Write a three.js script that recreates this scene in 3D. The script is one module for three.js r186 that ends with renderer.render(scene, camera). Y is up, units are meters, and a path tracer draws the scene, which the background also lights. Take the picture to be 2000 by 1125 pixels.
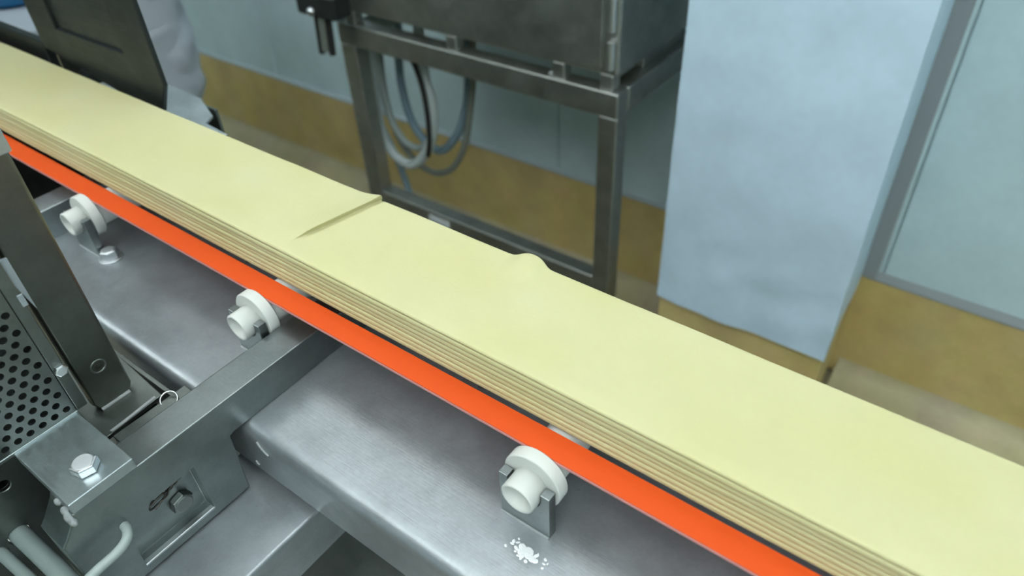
import * as THREE from 'three';
import { RoundedBoxGeometry } from 'three/addons/geometries/RoundedBoxGeometry.js';
import { mergeGeometries, mergeVertices } from 'three/addons/utils/BufferGeometryUtils.js';
import { ImprovedNoise } from 'three/addons/math/ImprovedNoise.js';
import { MarchingCubes } from 'three/addons/objects/MarchingCubes.js';
import { Brush, Evaluator, SUBTRACTION } from 'three-bvh-csg';
import { RectAreaLightUniformsLib } from 'three/addons/lights/RectAreaLightUniformsLib.js';

// ---------------------------------------------------------------- camera, light, exposure
const H = 1.36;                                   // camera height; "rel" heights below are measured from it
const scene = new THREE.Scene();
scene.background = new THREE.Color(0x0b0d0d);
const camera = new THREE.PerspectiveCamera(43.05, 2000 / 1125, 0.02, 40);
camera.position.set(0, H, 0);
camera.rotation.set(-0.69584, 0.67109, -0.05451, 'YXZ');
camera.focus = 0.56; camera.userData.fStop = 5.0;
const renderer = new THREE.WebGLRenderer({ antialias: true });
renderer.toneMapping = THREE.LinearToneMapping;
renderer.toneMappingExposure = 0.93;
renderer.shadowMap.enabled = true;
RectAreaLightUniformsLib.init();
const CEIL = 2.75;
const LAMP_COLOUR = new THREE.Color(0.95, 1.0, 1.0);
const LAMP_DOWN = 3.6, LAMP_UP = 13.0, LAMP_Y = 2.30;   // radiance of the lower and upper faces, hanging height
const LAMPS = [                                   // unseen hanging fixtures, placed to light belt, steel and walls: x, z, length along x, width along z, dimmer
  [0.1, 0.75, 1.2, 0.5, 1.2], [-0.60, -0.62, 2.4, 0.3, 0.22], [1.8, 0.9, 1.2, 0.5, 1.1], [-1.35, 0.40, 1.2, 0.5, 0.45], [-3.1, 0.9, 1.2, 0.5, 0.85],
];

// ---------------------------------------------------------------- helpers
const Y = (r) => r + H;
const noise = new ImprovedNoise();
const N3 = (x, y, z) => noise.noise(x, y, z);
let seed = 7;
const rnd = () => { seed = (seed + 0x6d2b79f5) | 0; let t = Math.imul(seed ^ (seed >>> 15), 1 | seed); t = (t + Math.imul(t ^ (t >>> 7), 61 | t)) ^ t; return ((t ^ (t >>> 14)) >>> 0) / 4294967296; };
const smooth = (a, b, x) => { const t = Math.min(1, Math.max(0, (x - a) / (b - a))); return t * t * (3 - 2 * t); };
const V = (x, y, z) => new THREE.Vector3(x, y, z);
const used = {};
function numbered(n) { const k = used[n] = (used[n] ?? -1) + 1; return k ? n + '_' + String(k).padStart(3, '0') : n; }
function uvBox(g) {                               // texture coordinates in metres, by the main direction of each face
  if (g.index) g = g.toNonIndexed();
  const p = g.attributes.position, n = g.attributes.normal, uv = new Float32Array(p.count * 2);
  for (let i = 0; i < p.count; i += 3) {
    let ax = 0, ay = 0, az = 0;
    for (let k = 0; k < 3; k++) { ax += n.getX(i + k); ay += n.getY(i + k); az += n.getZ(i + k); }
    ax = Math.abs(ax); ay = Math.abs(ay); az = Math.abs(az);
    for (let k = 0; k < 3; k++) {
      const x = p.getX(i + k), y = p.getY(i + k), z = p.getZ(i + k), j = (i + k) * 2;
      if (ay >= ax && ay >= az) { uv[j] = x; uv[j + 1] = z; } else if (ax >= az) { uv[j] = z; uv[j + 1] = y; } else { uv[j] = x; uv[j + 1] = y; }
    }
  }
  g.setAttribute('uv', new THREE.BufferAttribute(uv, 2));
  return g;
}
const clean = (g) => { g = g.index ? g.toNonIndexed() : g; for (const k of Object.keys(g.attributes)) if (!['position', 'normal', 'uv'].includes(k)) g.deleteAttribute(k); return g; };
function merge(gs) { return gs.length === 1 ? gs[0] : mergeGeometries(gs.map(clean)); }
function bx(x0, x1, y0, y1, z0, z1, r = 0.001, seg = 2) {   // rounded box between bounds
  const w = x1 - x0, h = y1 - y0, d = z1 - z0, g = new RoundedBoxGeometry(w, h, d, seg, Math.min(r, w / 2.01, h / 2.01, d / 2.01));
  g.translate((x0 + x1) / 2, (y0 + y1) / 2, (z0 + z1) / 2);
  return uvBox(g);
}
function cyl(r0, r1, h, at, dir, n = 40, open = false) {     // cylinder centred at a point along a direction
  const g = new THREE.CylinderGeometry(r1, r0, h, n, 1, open);
  g.applyQuaternion(new THREE.Quaternion().setFromUnitVectors(V(0, 1, 0), dir.clone().normalize()));
  g.translate(at.x, at.y, at.z);
  return g;
}
function lathe(pts, at, dir, n = 56) {                       // profile (radius, height) turned about a direction
  const g = new THREE.LatheGeometry(pts.map((p) => new THREE.Vector2(p[0], p[1])), n);
  g.applyQuaternion(new THREE.Quaternion().setFromUnitVectors(V(0, 1, 0), dir.clone().normalize()));
  g.translate(at.x, at.y, at.z);
  return g;
}
function tube(pts, r, seg = 60, n = 12, closed = false) { return new THREE.TubeGeometry(new THREE.CatmullRomCurve3(pts.map((p) => V(...p)), closed), seg, r, n, closed); }
function extrude(shape, depth, bevel = 0, seg = 2, curve = 10) {
  return new THREE.ExtrudeGeometry(shape, { depth: depth - 2 * bevel, bevelEnabled: bevel > 0, bevelThickness: bevel, bevelSize: bevel, bevelOffset: -bevel, bevelSegments: seg, curveSegments: curve }).translate(0, 0, bevel);
}
function poly(pts) { const s = new THREE.Shape(); pts.forEach(([x, y], i) => (i ? s.lineTo(x, y) : s.moveTo(x, y))); s.closePath(); return s; }
function hexBolt(across, height, at, dir, turn = 0) {        // hexagon head with chamfered top, base at a point
  const R = across / Math.sqrt(3), s = new THREE.Shape();
  for (let i = 0; i < 6; i++) { const a = turn + i * Math.PI / 3; i ? s.lineTo(R * Math.cos(a), R * Math.sin(a)) : s.moveTo(R * Math.cos(a), R * Math.sin(a)); }
  s.closePath();
  const g = extrude(s, height, across * 0.07, 2), cap = new THREE.CylinderGeometry(across * 0.40, across * 0.46, height * 0.10, 32).rotateX(Math.PI / 2).translate(0, 0, height * 1.03);
  const m = merge([clean(g), clean(cap)]);
  m.applyQuaternion(new THREE.Quaternion().setFromUnitVectors(V(0, 0, 1), dir.clone().normalize()));
  m.translate(at.x, at.y, at.z);
  return m;
}
function obj(name, gs, mat, parent = scene) {
  const g = merge(Array.isArray(gs) ? gs : [gs]);
  const m = new THREE.Mesh(g, mat); m.name = numbered(name); m.castShadow = m.receiveShadow = true;
  parent.add(m); return m;
}
function tag(o, label, category, group) { o.userData.label = label; o.userData.category = category; if (group) o.userData.group = group; return o; }
function thing(name, label, category, pos = [0, 0, 0], group) {
  const o = new THREE.Group(); o.name = numbered(name); o.position.set(...pos); scene.add(o); return tag(o, label, category, group);
}
function struct(name, gs, mat, parent) { const m = obj(name, gs, mat, parent); if (!parent) m.userData.kind = 'structure'; return m; }
// put world-space geometry under a thing whose origin is elsewhere
function part(o, name, gs, mat, label) {
  const g = merge(Array.isArray(gs) ? gs : [gs]).translate(-o.position.x, -o.position.y, -o.position.z);
  const m = obj(name, g, mat, o); if (label) m.userData.label = label; return m;
}

// ---------------------------------------------------------------- textures and materials
function dataTex(size, fn, repeat, srgb) {
  const d = new Uint8Array(size * size * 4);
  for (let j = 0; j < size; j++) for (let i = 0; i < size; i++) {
    const c = fn(i / size, j / size), k = (j * size + i) * 4;
    for (let q = 0; q < 3; q++) d[k + q] = Math.max(0, Math.min(255, 255 * (c.length ? c[q] : c)));
    d[k + 3] = 255;
  }
  const t = new THREE.DataTexture(d, size, size);
  t.wrapS = t.wrapT = THREE.RepeatWrapping; t.magFilter = THREE.LinearFilter; t.minFilter = THREE.LinearMipmapLinearFilter; t.generateMipmaps = true;
  t.repeat.set(repeat, repeat); if (srgb) t.colorSpace = THREE.SRGBColorSpace; t.needsUpdate = true; return t;
}
// noise that tiles: random lattices interpolated with wrap-around
function lattice(nx, ny) {
  const a = new Float32Array(nx * ny).map(() => rnd());
  return (u, v) => {
    const x = u * nx, y = v * ny, i = Math.floor(x), j = Math.floor(y), fx = x - i, fy = y - j, sx = fx * fx * (3 - 2 * fx), sy = fy * fy * (3 - 2 * fy);
    const g = (p, q) => a[((q % ny) + ny) % ny * nx + ((p % nx) + nx) % nx];
    return (g(i, j) * (1 - sx) + g(i + 1, j) * sx) * (1 - sy) + (g(i, j + 1) * (1 - sx) + g(i + 1, j + 1) * sx) * sy;
  };
}
const L8 = lattice(8, 8), L24 = lattice(24, 24), L90 = lattice(90, 90), LB = lattice(6, 256), LB2 = lattice(20, 400), L250 = lattice(250, 250);
const cloud = (u, v) => 0.5 * L8(u, v) + 0.3 * L24(u, v) + 0.2 * L90(u, v);
const steelRough = dataTex(512, (u, v) => 0.52 + 0.22 * (cloud(u, v) - 0.5) + 0.07 * (LB(u, v) - 0.5) + (L250(u, v) > 0.955 ? 0.15 : 0), 3.2);
const steelBump = dataTex(1024, (u, v) => 0.5 + 0.16 * (LB2(u, v) - 0.5) + 0.16 * (L90(u, v) - 0.5) - (L250(u, v) > 0.985 ? 0.3 : 0), 4.2);
const steelTone = dataTex(512, (u, v) => { const c = 0.84 + 0.14 * (cloud(u, v) - 0.5) - (L250(u, v) > 0.975 ? 0.14 : 0); return [c, c, c]; }, 4.6, true);
function steel(colour, rough, metal = 1, bump = 0.00012) {
  return new THREE.MeshStandardMaterial({ color: colour, metalness: metal, roughness: rough, roughnessMap: steelRough, bumpMap: steelBump, bumpScale: bump, map: steelTone });
}
const M = {
  steel: steel(new THREE.Color(0.72, 0.80, 0.82), 0.76),
  trough: steel(new THREE.Color(0.50, 0.54, 0.565), 0.66, 0.66, 0.00016),
  darkSteel: steel(new THREE.Color(0.33, 0.36, 0.34), 0.78),
  guardSteel: steel(new THREE.Color(0.055, 0.066, 0.066), 0.9, 0.5),
  brightSteel: steel(new THREE.Color(0.88, 0.94, 0.97), 0.9),
  tabGrey: new THREE.MeshStandardMaterial({ color: new THREE.Color(0.30, 0.34, 0.36), roughness: 0.5 }),
  barSteel: steel(new THREE.Color(0.40, 0.445, 0.44), 0.66),
  machine: steel(new THREE.Color(0.66, 0.68, 0.64), 0.85, 1, 0.00005),
  blackSteel: steel(new THREE.Color(0.045, 0.054, 0.054), 0.9, 0.5),
  postSteel: steel(new THREE.Color(0.24, 0.25, 0.22), 0.7),
  bolt: new THREE.MeshStandardMaterial({ color: new THREE.Color(0.74, 0.76, 0.78), metalness: 1, roughness: 0.28, bumpMap: steelBump, bumpScale: 0.0002 }),
  weld: new THREE.MeshStandardMaterial({ color: new THREE.Color(0.62, 0.64, 0.65), metalness: 1, roughness: 0.35, bumpMap: steelBump, bumpScale: 0.0004 }),
  wire: new THREE.MeshStandardMaterial({ color: new THREE.Color(0.62, 0.63, 0.62), metalness: 1, roughness: 0.25 }),
  darkWire: new THREE.MeshStandardMaterial({ color: new THREE.Color(0.10, 0.095, 0.085), metalness: 1, roughness: 0.3 }),
  nylon: new THREE.MeshPhysicalMaterial({ color: new THREE.Color(0.64, 0.655, 0.62), roughness: 0.42, specularIntensity: 0.5 }),
  orange: new THREE.MeshPhysicalMaterial({ color: new THREE.Color(0.68, 0.082, 0.012), roughness: 0.45, specularIntensity: 0.4 }),
  beltCore: new THREE.MeshStandardMaterial({ color: new THREE.Color(0.62, 0.27, 0.25), roughness: 0.6 }),
  hose: new THREE.MeshStandardMaterial({ color: new THREE.Color(0.20, 0.25, 0.235), roughness: 0.5 }),
  strap: new THREE.MeshStandardMaterial({ color: new THREE.Color(0.34, 0.40, 0.38), roughness: 0.45 }),
  paleHose: new THREE.MeshStandardMaterial({ color: new THREE.Color(0.50, 0.57, 0.56), roughness: 0.4 }),
  greyHose: new THREE.MeshStandardMaterial({ color: new THREE.Color(0.20, 0.22, 0.19), roughness: 0.5 }),
  blueHose: new THREE.MeshStandardMaterial({ color: new THREE.Color(0.22, 0.33, 0.40), roughness: 0.5 }),
  blackRubber: new THREE.MeshStandardMaterial({ color: new THREE.Color(0.018, 0.019, 0.018), roughness: 0.6 }),
  sticker: new THREE.MeshStandardMaterial({ color: new THREE.Color(0.7, 0.74, 0.76), roughness: 0.5 }),
  bluePlastic: new THREE.MeshPhysicalMaterial({ color: new THREE.Color(0.015, 0.16, 0.36), roughness: 0.4 }),
  tableTop: new THREE.MeshStandardMaterial({ color: new THREE.Color(0.55, 0.60, 0.66), roughness: 0.5 }),
  lamp: new THREE.MeshStandardMaterial({ color: 0xffffff, emissive: LAMP_COLOUR, emissiveIntensity: 2.0, roughness: 0.6 }),
  white: new THREE.MeshStandardMaterial({ color: new THREE.Color(0.75, 0.77, 0.77), roughness: 0.6 }),
};
const panelGrain = dataTex(512, (u, v) => { const c = 0.93 + 0.10 * (cloud(u, v) - 0.5); return [c, c, c]; }, 0.9, true);
const ochreGrain = dataTex(512, (u, v) => { const c = 0.90 + 0.15 * (cloud(u, v) - 0.5) + (L250(u, v) > 0.975 ? 0.07 : 0); return [c, c * (0.99 + 0.04 * (L24(v, u) - 0.5)), c * (1 + 0.1 * (L8(v, u) - 0.5))]; }, 1.4, true);
M.wall = new THREE.MeshStandardMaterial({ color: new THREE.Color(0.66, 0.84, 0.88), roughness: 0.5, map: panelGrain });
M.pillar = new THREE.MeshStandardMaterial({ color: new THREE.Color(0.66, 0.84, 0.99), roughness: 0.45, map: panelGrain, bumpMap: panelGrain, bumpScale: 0.004 });
M.curb = new THREE.MeshStandardMaterial({ color: new THREE.Color(0.76, 0.60, 0.245), roughness: 0.5, map: ochreGrain });
M.cove = new THREE.MeshStandardMaterial({ color: new THREE.Color(0.58, 0.52, 0.32), roughness: 0.55, map: ochreGrain });
M.floor = new THREE.MeshStandardMaterial({ color: new THREE.Color(0.27, 0.245, 0.15), roughness: 0.45, map: ochreGrain });
M.paleTrim = new THREE.MeshStandardMaterial({ color: new THREE.Color(0.42, 0.50, 0.52), roughness: 0.5 });
M.trim = new THREE.MeshStandardMaterial({ color: new THREE.Color(0.30, 0.33, 0.34), roughness: 0.5 });
M.ceiling = new THREE.MeshStandardMaterial({ color: new THREE.Color(0.82, 0.86, 0.87), roughness: 0.8 });
const cheeseBump = dataTex(512, (u, v) => 0.5 + 0.5 * (L24(u, v) - 0.5) + 0.25 * (L90(u, v) - 0.5), 5);
const cheeseTone = dataTex(256, (u, v) => { const c = 0.97 + 0.03 * (cloud(u, v) - 0.5); return [c, c, c * (0.98 + 0.05 * (L8(u, v) - 0.5))]; }, 3, true);
M.cheese = new THREE.MeshPhysicalMaterial({ color: new THREE.Color(0.615, 0.582, 0.335), roughness: 0.55, specularIntensity: 0.35, map: cheeseTone, bumpMap: cheeseBump, bumpScale: 0.0002 });

// ---------------------------------------------------------------- the room
const WZ = -1.47, X0 = -4.6, X1 = 2.6, Z1 = 3.2, CURB = 0.30;
struct('floor', bx(X0 - 0.1, X1 + 0.1, -0.1, 0, WZ - 0.1, Z1 + 0.1, 0.0005), M.floor);
struct('ceiling', bx(X0 - 0.1, X1 + 0.1, CEIL + 0.03, CEIL + 0.13, WZ - 0.1, Z1 + 0.1, 0.0005), M.ceiling);
{
  const back = struct('wall_back', bx(X0 - 0.1, X1 + 0.1, 0, CEIL + 0.05, WZ - 0.1, WZ - 0.012, 0.0005), M.wall);
  const seams = [X0, -3.38, -2.18, -0.98, -0.505, -0.122, 1.05, X1];
  for (let i = 0; i + 1 < seams.length; i++) obj('panel', bx(seams[i] + 0.0015, seams[i + 1] - 0.0015, CURB + 0.004, CEIL + 0.03, WZ - 0.014, WZ, 0.002), M.wall, back);
}
for (const [n, b] of [['wall_left', [X0 - 0.1, X0, 0, CEIL + 0.05, WZ, Z1]], ['wall_right', [X1, X1 + 0.1, 0, CEIL + 0.05, WZ, Z1]], ['wall_front', [X0 - 0.1, X1 + 0.1, 0, CEIL + 0.05, Z1, Z1 + 0.1]]]) struct(n, bx(...b, 0.0005), M.wall);
struct('baseboard_back', bx(X0, X1, 0, CURB, WZ - 0.02, WZ + 0.006, 0.003), M.curb);
struct('baseboard_left', bx(X0 - 0.01, X0 + 0.006, 0, CURB, WZ, Z1, 0.003), M.curb);
struct('baseboard_right', bx(X1 - 0.006, X1 + 0.01, 0, CURB, WZ, Z1, 0.003), M.curb);
struct('baseboard_front', bx(X0, X1, 0, CURB, Z1 - 0.006, Z1 + 0.01, 0.003), M.curb);
// sloped capping strip on the yellow curb, and the quarter-round cove at its foot; profiles in (-z, y)
function sideExtrude(shape, x0, x1, bevel) { return extrude(shape, x1 - x0, bevel, 2).rotateY(Math.PI / 2).translate(x0, 0, 0); }
const capping = (x0, x1, h) => uvBox(sideExtrude(poly([[-WZ + 0.002, CURB], [-WZ - 0.010, CURB], [-WZ - 0.010, CURB + 0.004], [-WZ - 0.003, CURB + h], [-WZ + 0.002, CURB + h]].reverse()), x0, x1, 0.0008));
struct('trim_1', capping(X0, -0.5, 0.011), M.paleTrim);
struct('trim_2', capping(-0.15, X1, 0.021), M.trim);
struct('trim_3', bx(-0.166, -0.131, CURB, CEIL + 0.03, WZ - 0.002, WZ + 0.010, 0.003), M.trim);
const cove = (x0, x1) => { const w = -WZ - 0.006, c = new THREE.Shape(); c.moveTo(w, 0); c.lineTo(w, 0.048); c.quadraticCurveTo(w - 0.012, 0.012, w - 0.065, 0); c.closePath(); return uvBox(new THREE.ExtrudeGeometry(c, { depth: x1 - x0, bevelEnabled: false, curveSegments: 14 }).rotateY(Math.PI / 2).translate(x0, 0, 0)); };
struct('trim_4', cove(X0, -0.5), M.cove);
struct('trim_5', cove(-0.15, X1), M.cove);
// pillar: ochre base, pale blue-white sheet cladding above it that hangs a little proud
{
  const px0 = -0.508, px1 = -0.142, pz = -1.150;
  const base = struct('wall_pillar', uvBox(clean(extrude(poly([[px0 + 0.004, 0.012 - pz], [px1 - 0.004, 0.012 - pz], [px1 - 0.026, 0.005 - WZ], [px0 + 0.004, 0.005 - WZ]].map(([a, b]) => [a, -b]).reverse()), CEIL + 0.03, 0.002).rotateX(Math.PI / 2).scale(1, 1, 1).translate(0, CEIL + 0.03, 0))), M.curb);
  const g = new THREE.BoxGeometry(px1 - px0, CEIL + 0.02 - CURB, pz - WZ, 24, 120, 10);
  g.translate((px0 + px1) / 2, (CEIL + 0.02 + CURB) / 2, (pz + WZ) / 2);
  const p = g.attributes.position;
  for (let i = 0; i < p.count; i++) {
    const x = p.getX(i), y = p.getY(i), z = p.getZ(i), k = 0.35 + 0.65 * (1 - smooth(0.3, 0.75, y));
    if (z > WZ + 0.03) { p.setZ(i, z + k * (0.005 * N3(x * 9, y * 6, 3) + 0.006 * N3(x * 7 + y * 11, y * 9 - x * 8, 8))); p.setX(i, x + k * 0.003 * N3(z * 8, y * 8, 1)); }
    if (x > (px0 + px1) / 2) p.setX(i, p.getX(i) - 0.020 * (pz - z) / (pz - WZ) * ((x - (px0 + px1) / 2) / ((px1 - px0) / 2)));
    if (y < CURB + 0.001) p.setY(i, y + 0.006 * N3(x * 12, 2, z * 9));
  }
  g.computeVertexNormals();
  obj('cladding', uvBox(g), M.pillar, base).userData.label = 'pale blue-white wrinkled sheet cladding';
}
// unseen hanging fixtures that shine down, and up to brighten the ceiling
LAMPS.forEach(([x, z, w, d, dim], i) => {
  const where = ['above the photographer', 'along the conveyor near the back wall', 'at the right end of the room', 'above the left foreground', 'at the left end of the room'][i];
  const t = thing('unseen_ceiling_light', 'unseen hanging fluorescent light fixture ' + where, 'light', [x, LAMP_Y, z]);
  part(t, 'housing', bx(x - w / 2 - 0.03, x + w / 2 + 0.03, LAMP_Y + 0.012, LAMP_Y + 0.048, z - d / 2 - 0.03, z + d / 2 + 0.03, 0.008), M.white);
  part(t, 'diffuser', bx(x - w / 2, x + w / 2, LAMP_Y, LAMP_Y + 0.014, z - d / 2, z + d / 2, 0.003), M.lamp);
  part(t, 'diffuser', bx(x - w / 2, x + w / 2, LAMP_Y + 0.046, LAMP_Y + 0.060, z - d / 2, z + d / 2, 0.003), M.lamp);
  for (const s of [-1, 1]) part(t, 'rod', cyl(0.005, 0.005, CEIL + 0.03 - LAMP_Y - 0.055, V(x + s * w * 0.4, (CEIL + 0.03 + LAMP_Y + 0.055) / 2, z), V(0, 1, 0), 12), M.white);
  for (const [y, to, level] of [[LAMP_Y - 0.006, 0, LAMP_DOWN], [LAMP_Y + 0.066, 9, LAMP_UP]]) {
    const l = new THREE.RectAreaLight(LAMP_COLOUR, level * dim, w, d);
    l.position.set(x, y, z); l.lookAt(x, to, z); l.castShadow = true; scene.add(l);
  }
});

// ---------------------------------------------------------------- conveyor frame
{
  const t = thing('box_beam', 'long brushed steel box beam with a rounded near edge under the orange belt', 'beam', [-0.45, 0, -0.28]);
  const yt = Y(-0.46), yb = Y(-0.518), z0 = -0.415, z1 = -0.167, r = 0.014;
  const s = new THREE.Shape();
  s.moveTo(-z1, yb + 0.003); s.lineTo(-z1, yt - r); s.quadraticCurveTo(-z1, yt, -z1 + r, yt); s.lineTo(-z0 - r, yt); s.quadraticCurveTo(-z0, yt, -z0, yt - r); s.lineTo(-z0, yb + 0.003); s.lineTo(-z0 - 0.003, yb); s.lineTo(-z1 + 0.003, yb); s.closePath();
  const g = new THREE.ExtrudeGeometry(s, { depth: 1.32, bevelEnabled: false, curveSegments: 18 }).rotateY(Math.PI / 2).translate(-0.858, 0, 0);
  part(t, 'beam', uvBox(smoothCreases(g)), M.trough);
  part(t, 'added_lower_tray', bx(-0.86, 1.20, 0.66, 0.665, -0.58, 0.0, 0.002), M.machine);  // added tray, darkens the floor below and the steel reflections
  for (const x of [-0.78, 0.36]) { part(t, 'leg', bx(x - 0.03, x + 0.03, 0, yb, -0.33, -0.27, 0.004), M.darkSteel); part(t, 'foot', lathe([[0, 0], [0.045, 0], [0.045, 0.012], [0.02, 0.02], [0, 0.02]], V(x, 0, -0.30), V(0, 1, 0), 28), M.blackRubber); }
  // weld seams on the near face
  part(t, 'weld_bead', tube([[-0.4062, Y(-0.4685), -0.1668], [-0.4035, Y(-0.472), -0.1665], [-0.398, Y(-0.4765), -0.1665], [-0.3951, Y(-0.4783), -0.1668]], 0.0009, 24, 8), M.weld, 'bright curved weld line');
  part(t, 'weld_bead', tube([[-0.4217, Y(-0.5045), -0.1668], [-0.4205, Y(-0.506), -0.1664], [-0.4185, Y(-0.508), -0.1666]], 0.0008, 16, 8), M.weld);
  // dried pale residue beside the front roller bracket
  const gs = [];
  for (let i = 0; i < 46; i++) {
    const a = rnd() * 6.28, q = Math.pow(rnd(), 1.3), R = 0.0008 + 0.0022 * (1 - q) * rnd();
    const b = new THREE.IcosahedronGeometry(1, 1); b.scale(R * (0.7 + rnd()), 0.00025, R * (0.7 + rnd())); b.rotateY(a);
    b.translate(-0.163 + Math.cos(a) * 0.018 * q - 0.004, yt + 0.0001, -0.2095 + Math.sin(a) * 0.007 * q); gs.push(clean(b));
  }
  const res = part(t, 'residue', gs, new THREE.MeshStandardMaterial({ color: new THREE.Color(0.8, 0.83, 0.84), roughness: 0.25, metalness: 0.2 })); res.userData.kind = 'stuff'; res.userData.label = 'specks of pale dried residue';
}
function smoothCreases(g) {                        // rounded profiles shade smoothly: average normals of neighbouring faces under 35 degrees
  g = mergeVerticesPlain(g); const ng = g.toNonIndexed(); ng.computeVertexNormals();
  const p = ng.attributes.position, map = new Map(), fn = [];
  const key = (i) => Math.round(p.getX(i) * 1e6) + ',' + Math.round(p.getY(i) * 1e6) + ',' + Math.round(p.getZ(i) * 1e6);
  for (let i = 0; i < p.count; i++) { const k = key(i); if (!map.has(k)) map.set(k, []); map.get(k).push(i); fn.push(V(ng.attributes.normal.getX(i), ng.attributes.normal.getY(i), ng.attributes.normal.getZ(i))); }
  const out = new Float32Array(p.count * 3);
  for (const list of map.values()) for (const i of list) { const s = V(0, 0, 0); for (const j of list) if (fn[i].dot(fn[j]) > 0.82) s.add(fn[j]); s.normalize(); out.set([s.x, s.y, s.z], i * 3); }
  ng.setAttribute('normal', new THREE.BufferAttribute(out, 3)); return ng;
}
function mergeVerticesPlain(g) { const q = new THREE.BufferGeometry(); q.setAttribute('position', g.attributes.position); if (g.index) q.setIndex(g.index); q.setAttribute('uv', g.attributes.uv); return mergeVertices(q, 1e-6); }

// cross bars lying over the beam; the front one drops in front of it and has a bolt pocket
{
  const t = thing('cross_bar', 'thick flat steel cross bar in the foreground with a bolt pocket in its deep end', 'bar', [-0.439, Y(-0.527), -0.09]);
  const outline = poly([[0.40, Y(-0.425)], [0.0385, Y(-0.425)], [0.0370, Y(-0.4285)], [0.0270, Y(-0.4415)], [0.0224, Y(-0.446)], [0.0224, Y(-0.527)], [0.1535, Y(-0.527)], [0.1560, Y(-0.4615)], [0.160, Y(-0.4598)], [0.40, Y(-0.4598)]].reverse());
  const pocket = poly([[0.1205, Y(-0.4628)], [0.1205, Y(-0.516)], [0.0575, Y(-0.5165)], [0.0595, Y(-0.4635)]].reverse());
  const A = new Brush(clean(sideExtrude(outline, -0.455, -0.4227, 0.0011))), B = new Brush(clean(sideExtrude(pocket, -0.4340, -0.4100, 0.0006)));
  A.updateMatrixWorld(); B.updateMatrixWorld();
  const ev = new Evaluator(); ev.useGroups = false;
  part(t, 'bar', uvBox(clean(ev.evaluate(A, B, SUBTRACTION).geometry)), M.barSteel);
  part(t, 'pocket_lip_highlight', [bx(-0.4275, -0.4219, Y(-0.5185), Y(-0.5160), -0.1210, -0.0570, 0.0011, 3)], M.weld, 'lip of the pocket with its highlight in the colour');  // paler metal puts the light on the up-facing lip into its colour
  const b = part(t, 'pocket_bolt', hexBolt(0.0165, 0.0068, V(-0.4340, Y(-0.4950), -0.1030), V(1, 0.0, 0.0), 0.3), M.darkSteel, 'dull hexagon bolt inside the pocket');
  b.name = numbered('bolt');
}
{
  const t = thing('cross_bar', 'flat steel cross bar behind the rearmost white roller', 'bar', [-0.838, Y(-0.46), -0.3]);
  part(t, 'bar', uvBox(clean(sideExtrude(poly([[0.40, Y(-0.425)], [0.12, Y(-0.425)], [0.12, Y(-0.4598)], [0.40, Y(-0.4598)]].reverse()), -0.8555, -0.8215, 0.0012))), M.steel);
}
{
  const t = thing('clamp_block', 'square steel clamp block with a hexagon bolt on the end of the front cross bar', 'block', [-0.46, Y(-0.425), -0.063]);
  part(t, 'plate', bx(-0.498, -0.4222, Y(-0.4248), Y(-0.415), -0.0873, -0.0392, 0.0009), M.steel);
  part(t, 'bolt', [hexBolt(0.0165, 0.0075, V(-0.4413, Y(-0.4148), -0.0634), V(0, 1, 0), 0.25)], M.bolt, 'shiny hexagon bolt');
  const blob = []; for (const [x, y, z, r] of [[-0.432, -0.427, -0.0375, 0.004], [-0.427, -0.429, -0.0365, 0.0045], [-0.424, -0.431, -0.0365, 0.004], [-0.4425, -0.4255, -0.0380, 0.003]]) { const g = new THREE.IcosahedronGeometry(r, 2); g.scale(1.2, 0.8, 0.7); g.translate(x, Y(y), z); blob.push(clean(g)); }
  part(t, 'weld_bead', blob, M.weld, 'lumpy weld bead under the corner');
}
{
  const t = thing('cross_tube', 'square steel tube running under the beam toward the bottom of the photo', 'tube', [-0.40, Y(-0.585), -0.1]);
  part(t, 'tube', bx(-0.462, -0.3565, Y(-0.585), Y(-0.529), -0.40, 0.24, 0.003, 3), M.trough);
  part(t, 'spacer', bx(-0.44, -0.38, Y(-0.5295), Y(-0.5175), -0.36, -0.22, 0.001), M.darkSteel);
}

// ---------------------------------------------------------------- orange belts
function belt(label, z0, z1) {
  const t = thing('conveyor_belt', label, 'conveyor belt', [-0.6, Y(-0.4042), (z0 + z1) / 2]);
  part(t, 'top_cover', bx(-1.66, 0.42, Y(-0.4016), Y(-0.4003), z0, z1, 0.0005), M.orange);
  part(t, 'core', bx(-1.66, 0.42, Y(-0.4042), Y(-0.4015), z0, z1 + 0.0002, 0.0007), M.beltCore, 'pale pink cut edge of the belt');
}
belt('narrow bright orange conveyor belt strip running along the near side of the cheese', -0.2676, -0.2475);
belt('orange conveyor belt strip hidden under the stacked cheese ribbons', -0.362, -0.2760);

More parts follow.
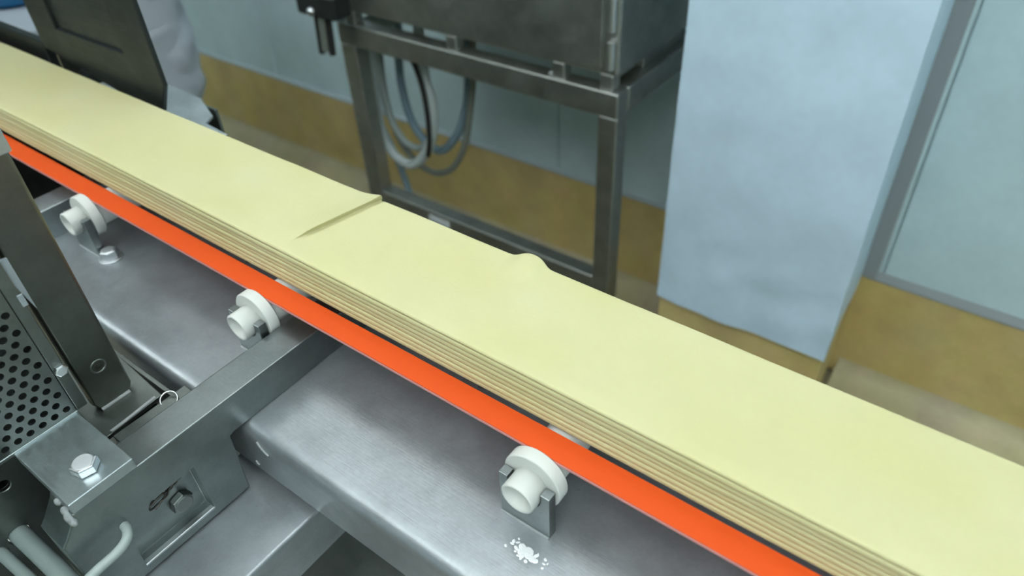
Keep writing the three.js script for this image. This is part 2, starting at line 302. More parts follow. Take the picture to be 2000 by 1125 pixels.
// ---------------------------------------------------------------- rollers and their brackets
const RY = Y(-0.4207), RF = 0.0232, RD = 0.0162;
function roller(x, label) {
  const t = thing('conveyor_roller', label, 'roller', [x, RY, -0.30], 'white plastic rollers under the belts');
  const A = V(0, 0, 1);
  part(t, 'drum', lathe([[0, 0], [RD, 0], [RD, 0.122], [0, 0.122]], V(x, RY, -0.3695), A), M.nylon);
  part(t, 'flange', lathe([[0, -0.0055], [RF - 0.0012, -0.0055], [RF, -0.0043], [RF, 0.0043], [RF - 0.0012, 0.0055], [0, 0.0055]], V(x, RY, -0.2418), A), M.nylon);
  part(t, 'flange', lathe([[0, -0.004], [RF - 0.001, -0.004], [RF, -0.003], [RF, 0.003], [RF - 0.001, 0.004], [0, 0.004]], V(x, RY, -0.3735), A), M.nylon);
  part(t, 'hub', lathe([[0, 0], [0.0132, 0], [0.0132, 0.0168], [0.0122, 0.0178], [0.0108, 0.0178], [0.0098, 0.0165], [0.0035, 0.0105], [0, 0.0100]], V(x, RY, -0.2366), A), M.nylon, 'hollow white hub end');
  return t;
}
function bracket(x, label, bolted, tilt = 0) {
  const t = thing('roller_bracket', label, 'bracket', [x, Y(-0.46), -0.231], 'forked steel roller brackets on the beam');
  const s = new THREE.Shape(), w = 0.0208, b = Y(-0.46), top = Y(-0.4148), q = 0.0137;
  s.moveTo(-w, b); s.lineTo(w, b); s.lineTo(w, top); s.lineTo(q, top); s.lineTo(q, RY); s.absarc(0, RY, q, 0, Math.PI, true); s.lineTo(-q, top); s.lineTo(-w, top); s.closePath();
  part(t, 'saddle_plate', uvBox(clean(extrude(s, 0.0082, 0.0007, 2, 20).translate(x, 0, -0.2352))), M.barSteel);
  part(t, 'weld_bead', tube([[x - w, b + 0.0005, -0.2266], [x - w * 0.3, b + 0.0006, -0.2264], [x + w * 0.4, b + 0.0005, -0.2266], [x + w, b + 0.0007, -0.2266]], 0.0010, 20, 8), M.weld, 'thin weld bead along the foot');
  part(t, 'saddle_plate', uvBox(clean(extrude(s, 0.006, 0.0007, 2, 20).translate(x, 0, -0.3850))), M.barSteel);
  if (bolted) {
    part(t, 'washer', lathe([[0, 0], [0.0125, 0], [0.0125, 0.0015], [0, 0.0015]], V(x + 0.031, b, -0.2335), V(0, 1, 0), 32), M.bolt);
    part(t, 'bolt', hexBolt(0.0155, 0.009, V(x + 0.031, b + 0.0015, -0.2335), V(0, 1, 0), 0.4), M.bolt, 'shiny hexagon bolt beside the fork');
  }
  return t;
}
roller(-0.180, 'white plastic roller nearest the camera, right of the cross bar');
roller(-0.479, 'white plastic roller just behind the front cross bar');
roller(-0.763, 'white plastic roller farthest back, beside the leaning post');
bracket(-0.180, 'forked steel bracket holding the white roller nearest the camera', false);
bracket(-0.479, 'forked steel bracket half hidden behind the front cross bar', false);
bracket(-0.763, 'forked steel bracket with a hexagon bolt beside it, farthest back', true);

// ---------------------------------------------------------------- cheese ribbons
const NR = 8, TH = 0.040 / NR, XA = -1.62, XB = 0.40, ZN = -0.2705, ZF = -0.3735;
function foldHeight(x, z) {                        // overlap fold across the top ribbon and a small lifted spot on the far edge
  const s = (z + 0.374) / (0.292 - 0.374) * -1;    // 0 at the far edge, 1 near z = -0.292
  const xl = -0.4440 - 0.0175 * ((z + 0.374) / 0.082), u = x - xl, a = smooth(-0.281, -0.306, z) * (0.0048 + 0.0016 * smooth(-0.355, -0.374, z));
  let d = u < 0 ? a * Math.exp(-Math.pow(-u / 0.0125, 1.4)) : a * (1 - smooth(0, 0.0022, u));
  const dx = u < 0.0022 && u > -0.02 ? a * 0.70 * smooth(0.25, 1, d / Math.max(a, 1e-6)) : 0;
  if (u > 0.001) d -= a * 0.25 * (1 - smooth(0.001, 0.008, u));
  const w = (x + 0.2745) / 0.0125;
  const k = smooth(-0.343, -0.373, z) * Math.exp(-w * w * w * w * 0.5 - w * w * 0.4);
  return [d + 0.0050 * k, dx, -0.0050 * k * smooth(-0.362, -0.3735, z)];
}
const ORD = ['topmost pale yellow cheese ribbon with a raised fold across it', 'second cheese ribbon from the top, its edge standing slightly proud', 'third cheese ribbon from the top of the stack', 'fourth cheese ribbon from the top of the stack', 'fourth cheese ribbon from the bottom of the stack', 'third cheese ribbon from the bottom of the stack', 'second cheese ribbon from the bottom of the stack', 'bottom cheese ribbon lying on the orange belt'];
for (let i = 0; i < NR; i++) {
  const top = i === 0, yTop = Y(-0.36) - i * TH, h = TH - 0.00005, r = top ? 0.0022 : 0.0009;
  const xs = []; for (let x = XA; x < XB + 1e-6;) { xs.push(x); x += top ? (x > -0.482 && x < -0.432 ? 0.0005 : x > -0.31 && x < -0.235 ? 0.002 : 0.008) : 0.012; }
  // cross-section: run along the top, round the near edge, along the bottom, round the far edge; r = rounding
  const sec = [], zs = top ? 44 : 6;
  for (let k = 0; k <= zs; k++) sec.push([ZF + r + (ZN - ZF - 2 * r) * k / zs, 0, 1]);
  for (let k = 1; k <= 6; k++) { const a = Math.PI * k / 7; sec.push([ZN - r + r * Math.sin(a), -h / 2 + h / 2 * Math.cos(a), a < Math.PI / 2 ? 1 - k / 7 : 0]); }
  for (let k = 0; k <= zs; k++) sec.push([ZN - r - (ZN - ZF - 2 * r) * k / zs, -h, 0]);
  for (let k = 1; k <= 6; k++) { const a = Math.PI * k / 7; sec.push([ZF + r - r * Math.sin(a), -h / 2 - h / 2 * Math.cos(a), k / 7]); }
  const ns = sec.length, pos = [], idx = [];
  const off = [0.0, 0.0005, 0.0, 0.0003, -0.0002, 0.0002, 0.0004, 0.0001][i];
  xs.forEach((x) => sec.forEach(([z, y, up]) => {
    const e1 = off + 0.00045 * N3(x * 9, i * 3.7, 0.5) + 0.00012 * N3(x * 35, i * 5.1, 2.5), e0 = 0.0005 * N3(x * 16, i * 2.9, 7.5);
    const zz = z + (e1 * smooth(ZF, ZN, z) + e0 * (1 - smooth(ZF, ZN, z)));
    let xx = x, yy = yTop + y, zf = zz;
    const edge = smooth(ZN - 0.004, ZN, z) * (up > 0 || y < 0 ? 1 : 1);
    yy += 0.00008 * N3(x * 22, 1.5, i * 1.3) * edge * (y > -h * 0.9 ? 1 : 0);
    if (top) { const [d, dx, dz] = foldHeight(x, z); const k = Math.max(0, up), kk = d > 0 ? Math.max(k, smooth(0.0015, 0.005, d) * 0.55) : k; yy += d * (d > 0 ? kk : k); xx += dx * k; zf += dz; yy -= 0.0007 * smooth(ZN - 0.012, ZN, z) * up; }
    pos.push(xx, yy, zf);
  }));
  for (let a = 0; a + 1 < xs.length; a++) for (let b = 0; b < ns; b++) { const c = (b + 1) % ns, p = a * ns + b, q = a * ns + c, p2 = p + ns, q2 = q + ns; idx.push(p, q, p2, q, q2, p2); }
  for (const [row, flip] of [[0, true], [xs.length - 1, false]]) for (let b = 1; b + 1 < ns; b++) { const o = row * ns; flip ? idx.push(o, o + b + 1, o + b) : idx.push(o, o + b, o + b + 1); }
  const g = new THREE.BufferGeometry(); g.setAttribute('position', new THREE.Float32BufferAttribute(pos, 3)); g.setIndex(idx);
  const uv = new Float32Array(pos.length / 3 * 2); for (let k = 0; k < pos.length / 3; k++) { uv[2 * k] = pos[3 * k]; uv[2 * k + 1] = pos[3 * k + 2] + pos[3 * k + 1]; } g.setAttribute('uv', new THREE.BufferAttribute(uv, 2));
  g.computeVertexNormals();
  tag(obj('cheese_ribbon', g, M.cheese), ORD[i], 'cheese', 'stacked cheese ribbons on the conveyor');
}

// ---------------------------------------------------------------- left foreground: post, base plate, perforated guard, hoses
{
  const t = thing('guard_post', 'dark upright flat steel post bolted to a small base plate at the left', 'post', [-0.52, Y(-0.60), -0.12]);
  const base = poly([[0.1490 - 0.0, -0.575], [0.1430, -0.487], [0.0890, -0.483], [0.0985, -0.590]].map(([a, b]) => [b, a]));   // (x, -z)
  part(t, 'base_plate', uvBox(clean(extrude(base, 0.004, 0.0006).rotateX(-Math.PI / 2).translate(0, Y(-0.444), 0))), M.darkSteel, 'worn steel base plate');
  const s = poly([[0.1050, Y(-0.4395)], [0.1020, Y(-0.433)], [0.1015, Y(-0.13)], [0.1375, Y(-0.13)], [0.1350, Y(-0.433)], [0.1320, Y(-0.4395)]]);
  const h = new THREE.Path(); h.absarc(0.1190, Y(-0.4010), 0.0052, 0, Math.PI * 2, true); s.holes.push(h);
  part(t, 'upright', uvBox(clean(extrude(s, 0.0105, 0.0026, 4).rotateY(Math.PI / 2).translate(-0.5235, 0, 0))), M.postSteel);
  part(t, 'bolt', [cyl(0.0050, 0.0050, 0.006, V(-0.5205, Y(-0.4010), -0.1190), V(1, 0, 0), 24), new THREE.TorusGeometry(0.0056, 0.0009, 10, 32).rotateY(Math.PI / 2).translate(-0.5132, Y(-0.4010), -0.1190)], M.darkSteel);
  part(t, 'weld_bead', tube([[-0.5122, Y(-0.4392), -0.1055], [-0.5118, Y(-0.4390), -0.112], [-0.5122, Y(-0.4392), -0.120], [-0.5119, Y(-0.4390), -0.130]], 0.0016, 20, 8), M.weld, 'rough weld bead');
  part(t, 'weld_bead', tube([[-0.4885, Y(-0.4396), -0.138], [-0.4872, Y(-0.4394), -0.125], [-0.4860, Y(-0.4396), -0.110], [-0.4850, Y(-0.4394), -0.097]], 0.0014, 24, 8), M.weld, 'rough weld bead');
  part(t, 'ledge', bx(-0.479, -0.4555, Y(-0.452), Y(-0.4385), -0.160, -0.095, 0.001), M.darkSteel);
  part(t, 'top_bracket', bx(-0.5245, -0.5112, Y(-0.2195), Y(-0.13), -0.1385, -0.1005, 0.0015), M.steel, 'lighter steel bracket at the top of the post');
  part(t, 'unseen_support_plate', bx(-0.640, -0.4560, Y(-0.62), Y(-0.4445), -0.152, -0.148, 0.0008), M.darkSteel);  // unseen plate closing the gap beside the beam so it stays dark
  part(t, 'stem', bx(-0.56, -0.505, Y(-0.62), Y(-0.4435), -0.142, -0.108, 0.002), M.blackSteel);
}
{
  const t = thing('perforated_guard', 'grey perforated steel guard sheet with round holes at the left edge', 'guard sheet', [-0.499, Y(-0.42), -0.04]);
  const y0 = Y(-0.4145), y1 = Y(-0.22), zl = -0.0875, zr = 0.03;
  const s = poly([[-zr, y0], [-zl, y0], [-zl, y1], [-zr, y1]]), d = 0.0091, hr = 0.00275;
  for (let j = 0, y = y0 + 0.007; y < y1 - 0.005; j++, y += d * 0.866) for (let z = zl + 0.0052 + (j % 2 ? d / 2 : 0); z < zr - 0.004; z += d) { const h = new THREE.Path(); h.absellipse(-z, y, hr, hr, 0, Math.PI * 2, true); s.holes.push(h); }
  part(t, 'sheet', uvBox(clean(new THREE.ExtrudeGeometry(s, { depth: 0.0015, bevelEnabled: false, curveSegments: 7 }).rotateY(Math.PI / 2).translate(-0.4998, 0, 0))), M.darkSteel);
  part(t, 'cover', [bx(-0.602, -0.600, y0 - 0.002, y1, zl - 0.009, zr, 0.0005), bx(-0.600, -0.5030, y1 - 0.002, y1, zl - 0.009, zr, 0.0005), bx(-0.600, -0.5030, y0 - 0.002, y0, zl - 0.009, zr, 0.0005), bx(-0.600, -0.5030, y0, y1 - 0.002, zl - 0.009, zl - 0.007, 0.0005), bx(-0.600, -0.4998, y0, y1 - 0.002, zr - 0.002, zr, 0.0005)], M.darkSteel);  // unseen closed box behind the sheet, keeps the holes dark
  part(t, 'edge_tab', [uvBox(clean(sideExtrude(poly([[0.0962, Y(-0.277)], [0.1015, Y(-0.2776)], [0.1012, Y(-0.322)], [0.0950, Y(-0.290)]]), -0.5030, -0.5005, 0.0003)))], M.tabGrey, 'pale grey tab at the edge of the sheet');
  part(t, 'edge_tab', bx(-0.4986, -0.4970, Y(-0.3135), Y(-0.3035), -0.0975, -0.0938, 0.0006), M.tabGrey);
  part(t, 'edge_strip', bx(-0.5030, -0.4985, y0, y1, -0.0965, -0.0880, 0.0008), M.darkSteel);
  part(t, 'bottom_flange', bx(-0.5025, -0.4975, Y(-0.4165), Y(-0.4135), -0.0880, 0.03, 0.0006), M.steel);
  part(t, 'added_socket', lathe([[0, 0], [0.0056, 0], [0.0056, 0.030], [0.0049, 0.030], [0.0049, 0.001], [0, 0.001]], V(-0.5336, Y(-0.4355), -0.0225), V(1, 0, 0), 28), M.darkSteel);  // added closed cup behind the round hole so it looks dark
  part(t, 'bolt', hexBolt(0.0085, 0.004, V(-0.4986, Y(-0.373), -0.0925), V(1, 0, 0)), M.bolt);
  part(t, 'side_plate', [uvBox(clean((() => { const q = poly([[-0.06, Y(-0.60)], [0.0870, Y(-0.60)], [0.0870, Y(-0.4170)], [-0.06, Y(-0.4170)]]); const h = new THREE.Path(); h.absarc(0.0225, Y(-0.4355), 0.0048, 0, Math.PI * 2, true); q.holes.push(h); for (const [z, y, r] of [[0.0113, -0.4842, 0.0080], [-0.0047, -0.4881, 0.0053]]) { const e = new THREE.Path(); e.absarc(z, Y(y), r, 0, Math.PI * 2, true); q.holes.push(e); } return extrude(q, 0.004, 0.0005, 1, 16).rotateY(Math.PI / 2).translate(-0.5035, 0, 0); })()))], M.darkSteel, 'dark plate with a round hole below the sheet');
}
tag(obj('split_ring', new THREE.TorusGeometry(0.0068, 0.0008, 12, 48).rotateX(-Math.PI / 2).rotateZ(-0.35).rotateX(0.35).translate(-0.4745, Y(-0.4375), -0.1425), M.wire), 'small thin wire split ring beside the front cross bar', 'ring');
{
  const strand = (ph) => { const pts = []; for (let k = 0; k <= 40; k++) { const u = k / 40, a = ph + u * 22 * smooth(0.45, 0.55, u + 0.1), R = 0.0011; const y = -0.4775 + (-0.4665 + 0.4775) * u, z = -0.0835 + (-0.1150 + 0.0835) * u; pts.push([-0.4295 + R * Math.cos(a), Y(y + R * Math.sin(a) * 0.9 + (ph ? 0.0018 : -0.0018) * (1 - smooth(0.1, 0.5, u))), z]); } return pts; };
  const t = thing('wire_tie', 'twisted piece of thin steel wire in the pocket of the front cross bar', 'wire', [-0.431, Y(-0.475), -0.1]);
  part(t, 'strand', tube(strand(0), 0.0009, 160, 7), M.darkWire);
  part(t, 'strand', tube(strand(Math.PI), 0.0009, 160, 7), M.darkWire);
  part(t, 'strand', tube([[-0.4265, Y(-0.4640), -0.1135], [-0.4262, Y(-0.4655), -0.106], [-0.4262, Y(-0.4690), -0.0985], [-0.4268, Y(-0.4735), -0.0955], [-0.4285, Y(-0.4765), -0.0880], [-0.4262, Y(-0.4740), -0.0800], [-0.4275, Y(-0.4710), -0.0825], [-0.429, Y(-0.4705), -0.086]], 0.0008, 90, 7), M.darkWire);
}
{
  const pts = [[-0.4235, -0.4655, -0.0600], [-0.4165, -0.4640, -0.0590], [-0.4105, -0.4640, -0.0555], [-0.4085, -0.4665, -0.0480], [-0.4085, -0.4685, -0.0300], [-0.4090, -0.4720, -0.0080], [-0.415, -0.478, 0.02]].map(([x, y, z]) => [x, Y(y), z]);
  const g = tube(pts, 0.0036, 70, 14); tag(obj('cable', g, M.strap), 'pale grey cable bending out of the pocket of the front cross bar', 'cable');
}
tag(obj('hose', tube([[-0.80, Y(-0.470), 0.004], [-0.60, Y(-0.4775), -0.006], [-0.50, Y(-0.484), -0.0115], [-0.42, Y(-0.4895), -0.0140], [-0.30, Y(-0.505), -0.014]], 0.0072, 80, 20), M.hose), 'thick grey-green hose across the bottom left corner', 'hose');
tag(obj('hose', tube([[-0.80, Y(-0.478), 0.022], [-0.60, Y(-0.483), 0.010], [-0.50, Y(-0.488), 0.0045], [-0.42, Y(-0.4935), 0.0005], [-0.30, Y(-0.51), 0.001]], 0.0045, 80, 16), M.hose), 'thinner grey-green hose at the very bottom left corner', 'hose');

// ---------------------------------------------------------------- guard housing beside the belt (upper left)
{
  const t = thing('machine_guard', 'dark steel machine guard box standing at the upper left over the belt edge', 'machine guard', [-0.93, Y(-0.40), -0.5]);
  const xl = -1.078, xr = -0.795, yb = Y(-0.352), yt = Y(0.05), zf = -0.386;
  const s = poly([[xl, yb], [xr - 0.03, Y(-0.386)], [xr, Y(-0.34)], [xr, yt], [xl, yt]]);
  const h = new THREE.Path(); [[-1.017, Y(-0.3155)], [-1.017, Y(0.0)], [-0.862, Y(0.0)], [-0.862, Y(-0.3155)]].forEach(([a, b], i) => (i ? h.lineTo(a, b) : h.moveTo(a, b))); h.closePath(); s.holes.push(h);
  part(t, 'front_frame', uvBox(clean(extrude(s, 0.006, 0.0012).translate(0, 0, zf - 0.006))), M.blackSteel);
  part(t, 'front_panel', bx(-1.03, -0.85, Y(-0.335), Y(0.01), zf - 0.012, zf - 0.0045, 0.001), M.guardSteel);
  part(t, 'side_panel', [bx(xl, xl + 0.006, Y(-0.352), yt, -0.425, zf - 0.002, 0.001)], M.blackSteel);
  part(t, 'top_panel', [bx(xl, xr, yt - 0.006, yt, -0.425, zf, 0.001)], M.blackSteel);
  part(t, 'stand', bx(xl + 0.01, xl + 0.06, Y(-0.4995), Y(-0.345), -0.418, -0.393, 0.003), M.blackSteel);
}
{
  const t = thing('slicing_machine', 'dark machine body at the left that the belt runs out of', 'machine', [-1.3, 0, -0.3]);
  part(t, 'wall', bx(-1.72, -0.872, 0, Y(-0.50), -0.196, -0.19, 0.002), M.darkSteel);
  part(t, 'wall', bx(-1.72, -0.872, 0, Y(-0.50), -0.425, -0.400, 0.002), M.darkSteel);
  part(t, 'wall', bx(-0.878, -0.872, 0, Y(-0.50), -0.400, -0.196, 0.001), M.darkSteel);
  part(t, 'wall', bx(-1.72, -1.714, 0, Y(-0.50), -0.400, -0.196, 0.001), M.darkSteel);
  part(t, 'unseen_hood', [bx(-1.80, -1.22, Y(-0.22), Y(0.12), -0.44, -0.16, 0.006)], M.blackSteel);  // out of view, shades the left end of the cheese
  part(t, 'side_plate', bx(-1.80, -1.71, Y(-0.4995), Y(-0.215), -0.424, -0.191, 0.004), M.blackSteel);
  part(t, 'bolt', hexBolt(0.012, 0.006, V(-0.90, Y(-0.50), -0.4125), V(0, 1, 0)), M.bolt);
}
{
  const t = thing('side_rail', 'low dark rail along the far edge of the cheese in the upper left corner', 'rail', [-1.35, Y(-0.46), -0.4]);
  part(t, 'rail', bx(-1.66, -1.08, Y(-0.40), Y(-0.345), -0.398, -0.386, 0.002), M.blackSteel);
  for (const x of [-1.6, -1.2]) part(t, 'bracket', bx(x - 0.01, x + 0.01, Y(-0.4995), Y(-0.375), -0.412, -0.398, 0.001), M.blackSteel);
}
{
  const t = thing('guide_tray', 'pale shiny steel tray beside the belt below the dark guard', 'tray', [-0.85, Y(-0.46), -0.43]);
  const s = poly([[-1.0, 0.3985], [-0.735, 0.3985], [-0.728, 0.4060], [-0.776, 0.4100], [-0.7855, 0.4270], [-0.839, 0.4480], [-1.0, 0.4540]]);
  part(t, 'plate', uvBox(clean(extrude(s, 0.004, 0.0008).rotateX(-Math.PI / 2).translate(0, Y(-0.394), 0))), M.brightSteel);
  part(t, 'apron', bx(-0.99, -0.80, Y(-0.52), Y(-0.393), -0.444, -0.440, 0.001), M.darkSteel);
  part(t, 'support', bx(-0.93, -0.86, Y(-0.4602), Y(-0.393), -0.412, -0.402, 0.001), M.darkSteel);
}
// ---------------------------------------------------------------- background machine on its frame
{
  const t = thing('control_cabinet', 'grey steel cabinet machine on a square tube stand in front of the wall', 'machine', [-0.97, 0, -1.25]);
  const xl = -1.342, xr = -0.600, zf = -1.095, zb = -1.462, q = 0.041;
  part(t, 'leg', bx(xl, xl + q + 0.008, 0, 0.7225, zf - q, zf, 0.004), M.machine);
  part(t, 'leg', bx(xr - q, xr, 0, 0.7225, zf - q, zf, 0.004), M.machine);
  part(t, 'top_rail', bx(xl, xr, 0.722, 0.772, zf - q + 0.001, zf + 0.001, 0.004), M.machine);
  part(t, 'top_rail', bx(xr - q + 0.001, xr + 0.001, 0.722, 0.772, zb, zf - q + 0.002, 0.004), M.machine);
  part(t, 'added_plinth', bx(xl + 0.05, xr - 0.02, 0.7715, 0.802, -1.39, zf - 0.13, 0.002), M.machine);  // added block that makes the gap under the cabinet read dark
  part(t, 'top_rail', bx(xl - 0.001, xl + q, 0.722, 0.772, zb, zf - q, 0.004), M.machine);
  part(t, 'lower_rail', bx(xl + q, xr - q, 0.288, 0.329, zf - q, zf - 0.002, 0.004), M.machine);
  part(t, 'sticker', bx(-1.130, -1.060, 0.299, 0.317, zf - 0.0035, zf - 0.001, 0.0006), M.sticker, 'small white sticker');
  for (const x of [-1.0, -0.735, -0.63, -1.30]) part(t, 'foot', bx(x - 0.014, x + 0.014, 0.770, 0.803, zf - 0.034, zf - 0.006, 0.004), M.machine);
  part(t, 'cabinet', bx(xl + 0.03, xr - 0.006, 0.801, 1.45, -1.40, zf - 0.004, 0.008, 3), M.machine);
  part(t, 'door_edge', bx(xr - 0.05, xr - 0.036, 0.815, 1.42, zf - 0.006, zf + 0.004, 0.003), M.machine);
  part(t, 'bolt', hexBolt(0.013, 0.006, V(-0.755, 0.772, -1.112), V(0, 1, 0)), M.bolt);
  part(t, 'hinge', [cyl(0.007, 0.007, 0.06, V(xr - 0.018, 0.915, zf + 0.003), V(0, 1, 0), 20), cyl(0.0075, 0.0075, 0.05, V(xr - 0.018, 0.842, zf + 0.003), V(0, 1, 0), 20)], M.bolt);
}
{
  const t = thing('connector_plug', 'dark cable connector hanging under the left end of the cabinet', 'connector', [-1.34, 0.72, -1.06]);
  part(t, 'housing', bx(-1.395, -1.270, 0.800, 0.850, -1.085, -1.035, 0.006), M.blackSteel);
  part(t, 'prong', cyl(0.008, 0.008, 0.10, V(-1.358, 0.757, -1.055), V(0.1, 1, 0), 20), M.blackRubber);
  part(t, 'prong', cyl(0.008, 0.008, 0.10, V(-1.322, 0.760, -1.055), V(0.1, 1, 0), 20), M.blackRubber);
  part(t, 'sleeve', cyl(0.011, 0.011, 0.085, V(-1.340, 0.760, -1.055), V(0.1, 1, 0), 20), M.greyHose);
  part(t, 'screw', new THREE.SphereGeometry(0.010, 20, 12).translate(-1.345, 0.812, -1.034), M.bolt);
}
const cable = (pts, r, mat, label) => tag(obj('cable', tube(pts, r, 90, 12), mat), label, 'cable', 'cables looped under the cabinet');
cable([[-1.170, 0.7712, -1.185], [-1.172, 0.642, -1.185], [-1.157, 0.592, -1.185], [-1.164, 0.509, -1.185], [-1.196, 0.435, -1.185], [-1.262, 0.376, -1.185], [-1.317, 0.388, -1.185], [-1.351, 0.440, -1.185], [-1.357, 0.530, -1.185], [-1.345, 0.64, -1.185], [-1.338, 0.722, -1.185]], 0.013, M.paleHose, 'thick pale hose in the front loop under the cabinet');
cable([[-1.190, 0.7712, -1.211], [-1.191, 0.636, -1.211], [-1.182, 0.559, -1.211], [-1.197, 0.471, -1.211], [-1.242, 0.420, -1.211], [-1.293, 0.420, -1.211], [-1.335, 0.470, -1.211], [-1.352, 0.55, -1.211], [-1.35, 0.642, -1.211], [-1.345, 0.722, -1.211]], 0.009, M.strap, 'thinner pale cable inside the front loop under the cabinet');
cable([[-1.052, 0.7712, -1.234], [-1.060, 0.66, -1.234], [-1.080, 0.558, -1.234], [-1.109, 0.453, -1.234], [-1.163, 0.369, -1.234], [-1.222, 0.339, -1.234], [-1.286, 0.350, -1.234], [-1.335, 0.395, -1.234], [-1.37, 0.50, -1.234], [-1.36, 0.722, -1.234]], 0.0085, M.greyHose, 'dark olive cable in the lowest hanging loop under the cabinet');
cable([[-1.085, 0.7712, -1.258], [-1.095, 0.642, -1.258], [-1.112, 0.547, -1.258], [-1.160, 0.45, -1.258], [-1.226, 0.395, -1.258], [-1.30, 0.44, -1.258], [-1.33, 0.56, -1.258], [-1.31, 0.73, -1.258]], 0.011, M.blueHose, 'grey-blue hose behind the front loop under the cabinet');
cable([[-1.205, 0.7212, -1.162], [-1.183, 0.695, -1.162], [-1.163, 0.645, -1.162], [-1.154, 0.565, -1.162], [-1.160, 0.485, -1.163], [-1.172, 0.440, -1.164]], 0.0065, M.blackRubber, 'short thin black cable hanging beside the pale loop under the cabinet');
cable([[-1.338, 0.80, -1.10], [-1.385, 0.74, -1.17], [-1.425, 0.66, -1.20], [-1.440, 0.60, -1.21], [-1.430, 0.541, -1.21], [-1.405, 0.47, -1.22], [-1.36, 0.30, -1.24], [-1.33, 0.02, -1.26]], 0.009, M.blueHose, 'grey-blue cable running down beside the left cabinet leg');

// ---------------------------------------------------------------- table with blue tub
{
  const t = thing('work_table', 'white work table in the upper left corner behind the belt', 'table', [-2.1, 0, -0.62]);
  part(t, 'table_top', bx(-2.75, -1.68, 0.815, 0.85, -0.80, -0.47, 0.006), M.tableTop);
  for (const x of [-2.69, -1.74]) for (const z of [-0.75, -0.52]) part(t, 'leg', bx(x - 0.018, x + 0.018, 0, 0.816, z - 0.018, z + 0.018, 0.004), M.machine);
}
{
  const c = [-1.925, 0.85, -0.685];
  const t = thing('plastic_tub', 'blue rounded plastic tub on the white table in the top left corner', 'tub', c);
  part(t, 'body', lathe([[0, 0], [0.075, 0], [0.09, 0.010], [0.105, 0.12], [0.101, 0.12], [0.086, 0.014], [0, 0.010]], V(...c), V(0, 1, 0), 48), M.bluePlastic);
  part(t, 'rim', new THREE.TorusGeometry(0.104, 0.005, 10, 56).rotateX(Math.PI / 2).translate(c[0], c[1] + 0.12, c[2]), M.bluePlastic);
}

// ---------------------------------------------------------------- worker in white behind the guard
function blob(capsules, box, res, k) {            // smooth union of tapered capsules, meshed by marching cubes
  const mc = new MarchingCubes(res, new THREE.MeshBasicMaterial(), false, false, 400000);
  const [cx, cy, cz, S] = box;
  const sd = (px, py, pz) => {
    let d = 1e9;
    for (const [a, b, ra, rb, sx = 1, sz = 1] of capsules) {
      const bx_ = b[0] - a[0], by = b[1] - a[1], bz = b[2] - a[2], qx = px - a[0], qy = py - a[1], qz = pz - a[2];
      const t = Math.max(0, Math.min(1, (qx * bx_ + qy * by + qz * bz) / (bx_ * bx_ + by * by + bz * bz + 1e-9)));
      const ex = (qx - bx_ * t) / sx, ey = qy - by * t, ez = (qz - bz * t) / sz, e = Math.sqrt(ex * ex + ey * ey + ez * ez) - (ra + (rb - ra) * t);
      const h = Math.max(0, k - Math.abs(d - e)) / k; d = Math.min(d, e) - h * h * k * 0.25;
    }
    return d;
  };
  let n = 0;
  for (let z = 0; z < res; z++) for (let y = 0; y < res; y++) for (let x = 0; x < res; x++) mc.field[n++] = -sd(cx + (x / (res / 2) - 1) * S, cy + (y / (res / 2) - 1) * S, cz + (z / (res / 2) - 1) * S);
  mc.isolation = 0; mc.update();
  const c = mc.count, g = new THREE.BufferGeometry();
  g.setAttribute('position', new THREE.BufferAttribute(mc.positionArray.slice(0, c * 3), 3));
  g.setAttribute('normal', new THREE.BufferAttribute(mc.normalArray.slice(0, c * 3), 3));
  g.scale(S, S, S).translate(cx, cy, cz);
  return uvBox(g);
}
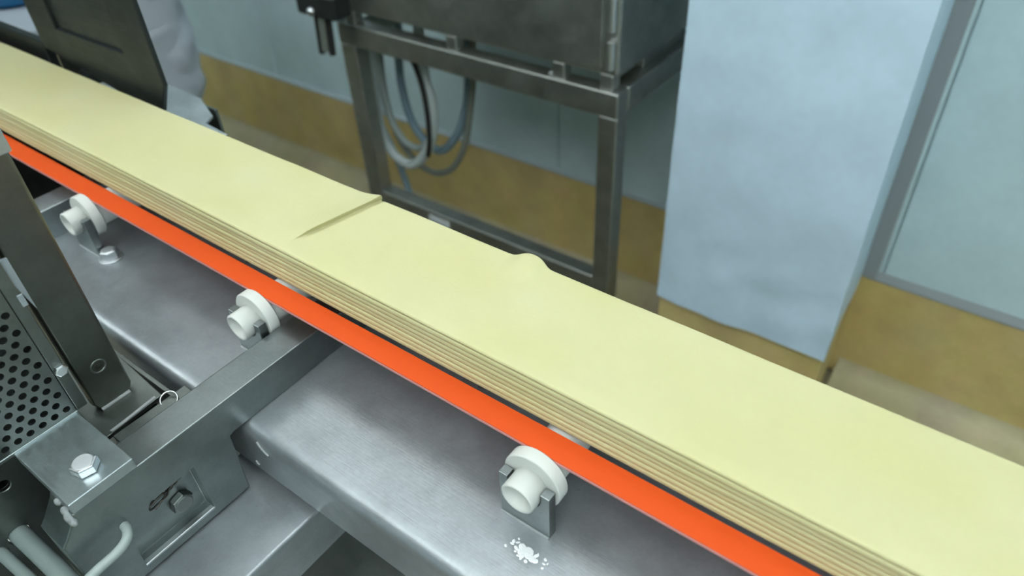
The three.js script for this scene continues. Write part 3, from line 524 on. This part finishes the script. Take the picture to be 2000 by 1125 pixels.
{
  const o = [-2.18, 0, -1.04], W = (a) => [a[0] + o[0], a[1] + o[1], a[2] + o[2]];
  const t = thing('person', 'worker in a white coat and white trousers standing behind the dark guard', 'person', o);
  const skin = new THREE.MeshStandardMaterial({ color: new THREE.Color(0.55, 0.36, 0.25), roughness: 0.55 });
  const coat = new THREE.MeshStandardMaterial({ color: new THREE.Color(0.62, 0.66, 0.74), roughness: 0.8 });
  const boots = new THREE.MeshStandardMaterial({ color: new THREE.Color(0.6, 0.62, 0.63), roughness: 0.5 });
  const J = { pelvis: [0, 0.90, 0], chest: [0, 1.22, 0.01], neck: [0, 1.41, 0], head: [0, 1.53, 0.03], sh: (s) => [s * 0.17, 1.35, 0], el: (s) => [s * 0.235, 1.10, 0.0], wr: (s) => [s * 0.10, 1.09, 0.17], hip: (s) => [s * 0.09, 0.87, 0], kn: (s) => [s * 0.10, 0.47, 0.02], an: (s) => [s * 0.10, 0.08, -0.02] };
  const caps = [[J.pelvis, J.chest, 0.125, 0.13, 1.15, 0.8], [J.chest, J.neck, 0.12, 0.06, 1.2, 0.8], [J.neck, J.head, 0.05, 0.055], [[0, 1.53, 0.02], [0, 1.60, 0.01], 0.085, 0.09, 0.9, 1.05], [[0, 1.48, 0.06], [0, 1.53, 0.07], 0.045, 0.05], [[0, 1.525, 0.105], [0, 1.545, 0.10], 0.014, 0.010]];
  for (const s of [-1, 1]) {
    caps.push([J.sh(s), J.el(s), 0.052, 0.042], [J.el(s), J.wr(s), 0.04, 0.028], [J.hip(s), J.kn(s), 0.085, 0.058], [J.kn(s), J.an(s), 0.055, 0.04], [J.an(s), [s * 0.12, 0.04, 0.14], 0.04, 0.035], [[s * 0.085, 1.545, 0.01], [s * 0.088, 1.575, 0.005], 0.016, 0.014]);
    const w = J.wr(s), palm = [w[0] - s * 0.035, w[1] - 0.028, w[2] + 0.045];
    caps.push([w, palm, 0.026, 0.030, 1.1, 1]);
    for (let f = 0; f < 4; f++) { const b0 = [palm[0], palm[1] - 0.026, palm[2] + (1.5 - f) * 0.019], L = [0.062, 0.070, 0.066, 0.052][f], m = [b0[0] - s * 0.006, b0[1] - L * 0.55, b0[2] + 0.003], e = [m[0] - s * 0.016, m[1] - L * 0.42, m[2] + 0.004]; caps.push([b0, m, 0.0088, 0.0082], [m, e, 0.0082, 0.0072]); }
    caps.push([[palm[0] - s * 0.006, palm[1] + 0.012, palm[2] + 0.026], [palm[0] - s * 0.014, palm[1] - 0.036, palm[2] + 0.052], 0.011, 0.009]);
  }
  part(t, 'body', blob(caps.map(([a, b, ...r]) => [W(a), W(b), ...r]), [o[0], 0.86, o[2] + 0.05, 0.92], 112, 0.035), skin);
  // eyes
  for (const s of [-1, 1]) part(t, 'eye', new THREE.SphereGeometry(0.011, 16, 12).translate(o[0] + s * 0.032, 1.553, o[2] + 0.104), M.blackRubber);
  const cc = [[[0, 0.80, 0.0], [0, 1.22, 0.005], 0.165, 0.15, 1.18, 0.82], [[0, 0.50, 0.005], [0, 0.80, 0], 0.165, 0.160, 1.1, 0.85], [[0, 1.22, 0], [0, 1.36, 0], 0.145, 0.085, 1.25, 0.8]];
  for (const s of [-1, 1]) cc.push([J.sh(s), J.el(s), 0.075, 0.064], [J.el(s), [s * 0.115, 1.09, 0.155], 0.062, 0.048]);
  const cg = blob(cc.map(([a, b, ...r]) => [W(a), W(b), ...r]), [o[0], 0.95, o[2] + 0.05, 0.62], 84, 0.05);
  const p = cg.attributes.position;
  for (let i = 0; i < p.count; i++) { const x = p.getX(i), y = p.getY(i), z = p.getZ(i); const f = 0.016 * N3(x * 10 + y * 6, y * 13 - x * 4, z * 6) + 0.008 * N3(x * 22, y * 18, z * 12); const n = cg.attributes.normal; p.setXYZ(i, x + n.getX(i) * f, y, z + n.getZ(i) * f); }
  const cm = mergeVertices((() => { const q = new THREE.BufferGeometry(); q.setAttribute('position', p); return q; })(), 1e-5); cm.computeVertexNormals(); cm.setAttribute('uv', new THREE.BufferAttribute(new Float32Array(cm.attributes.position.count * 2), 2));
  part(t, 'coat', cm, coat);
  const tr = []; for (const s of [-1, 1]) tr.push([J.hip(s), J.kn(s), 0.105, 0.08], [J.kn(s), [s * 0.10, 0.14, -0.01], 0.078, 0.075]);
  part(t, 'trousers', blob(tr.map(([a, b, ...r]) => [W(a), W(b), ...r]), [o[0], 0.50, o[2], 0.52], 64, 0.03), coat);
  for (const s of [-1, 1]) part(t, 'boot', blob([[[s * 0.10, 0.24, -0.015], [s * 0.10, 0.07, -0.015], 0.062, 0.055], [[s * 0.10, 0.055, -0.03], [s * 0.12, 0.048, 0.15], 0.055, 0.046]].map(([a, b, ...r]) => [W(a), W(b), ...r]), [o[0] + s * 0.1, 0.15, o[2] + 0.05, 0.24], 40, 0.03), boots);
  part(t, 'cap', lathe([[0, 0.075], [0.05, 0.068], [0.085, 0.035], [0.098, 0], [0.100, -0.02], [0.094, -0.02], [0, 0.06]], V(o[0], 1.615, o[2] + 0.01), V(0, 1, 0), 40), coat);
}

renderer.render(scene, camera);
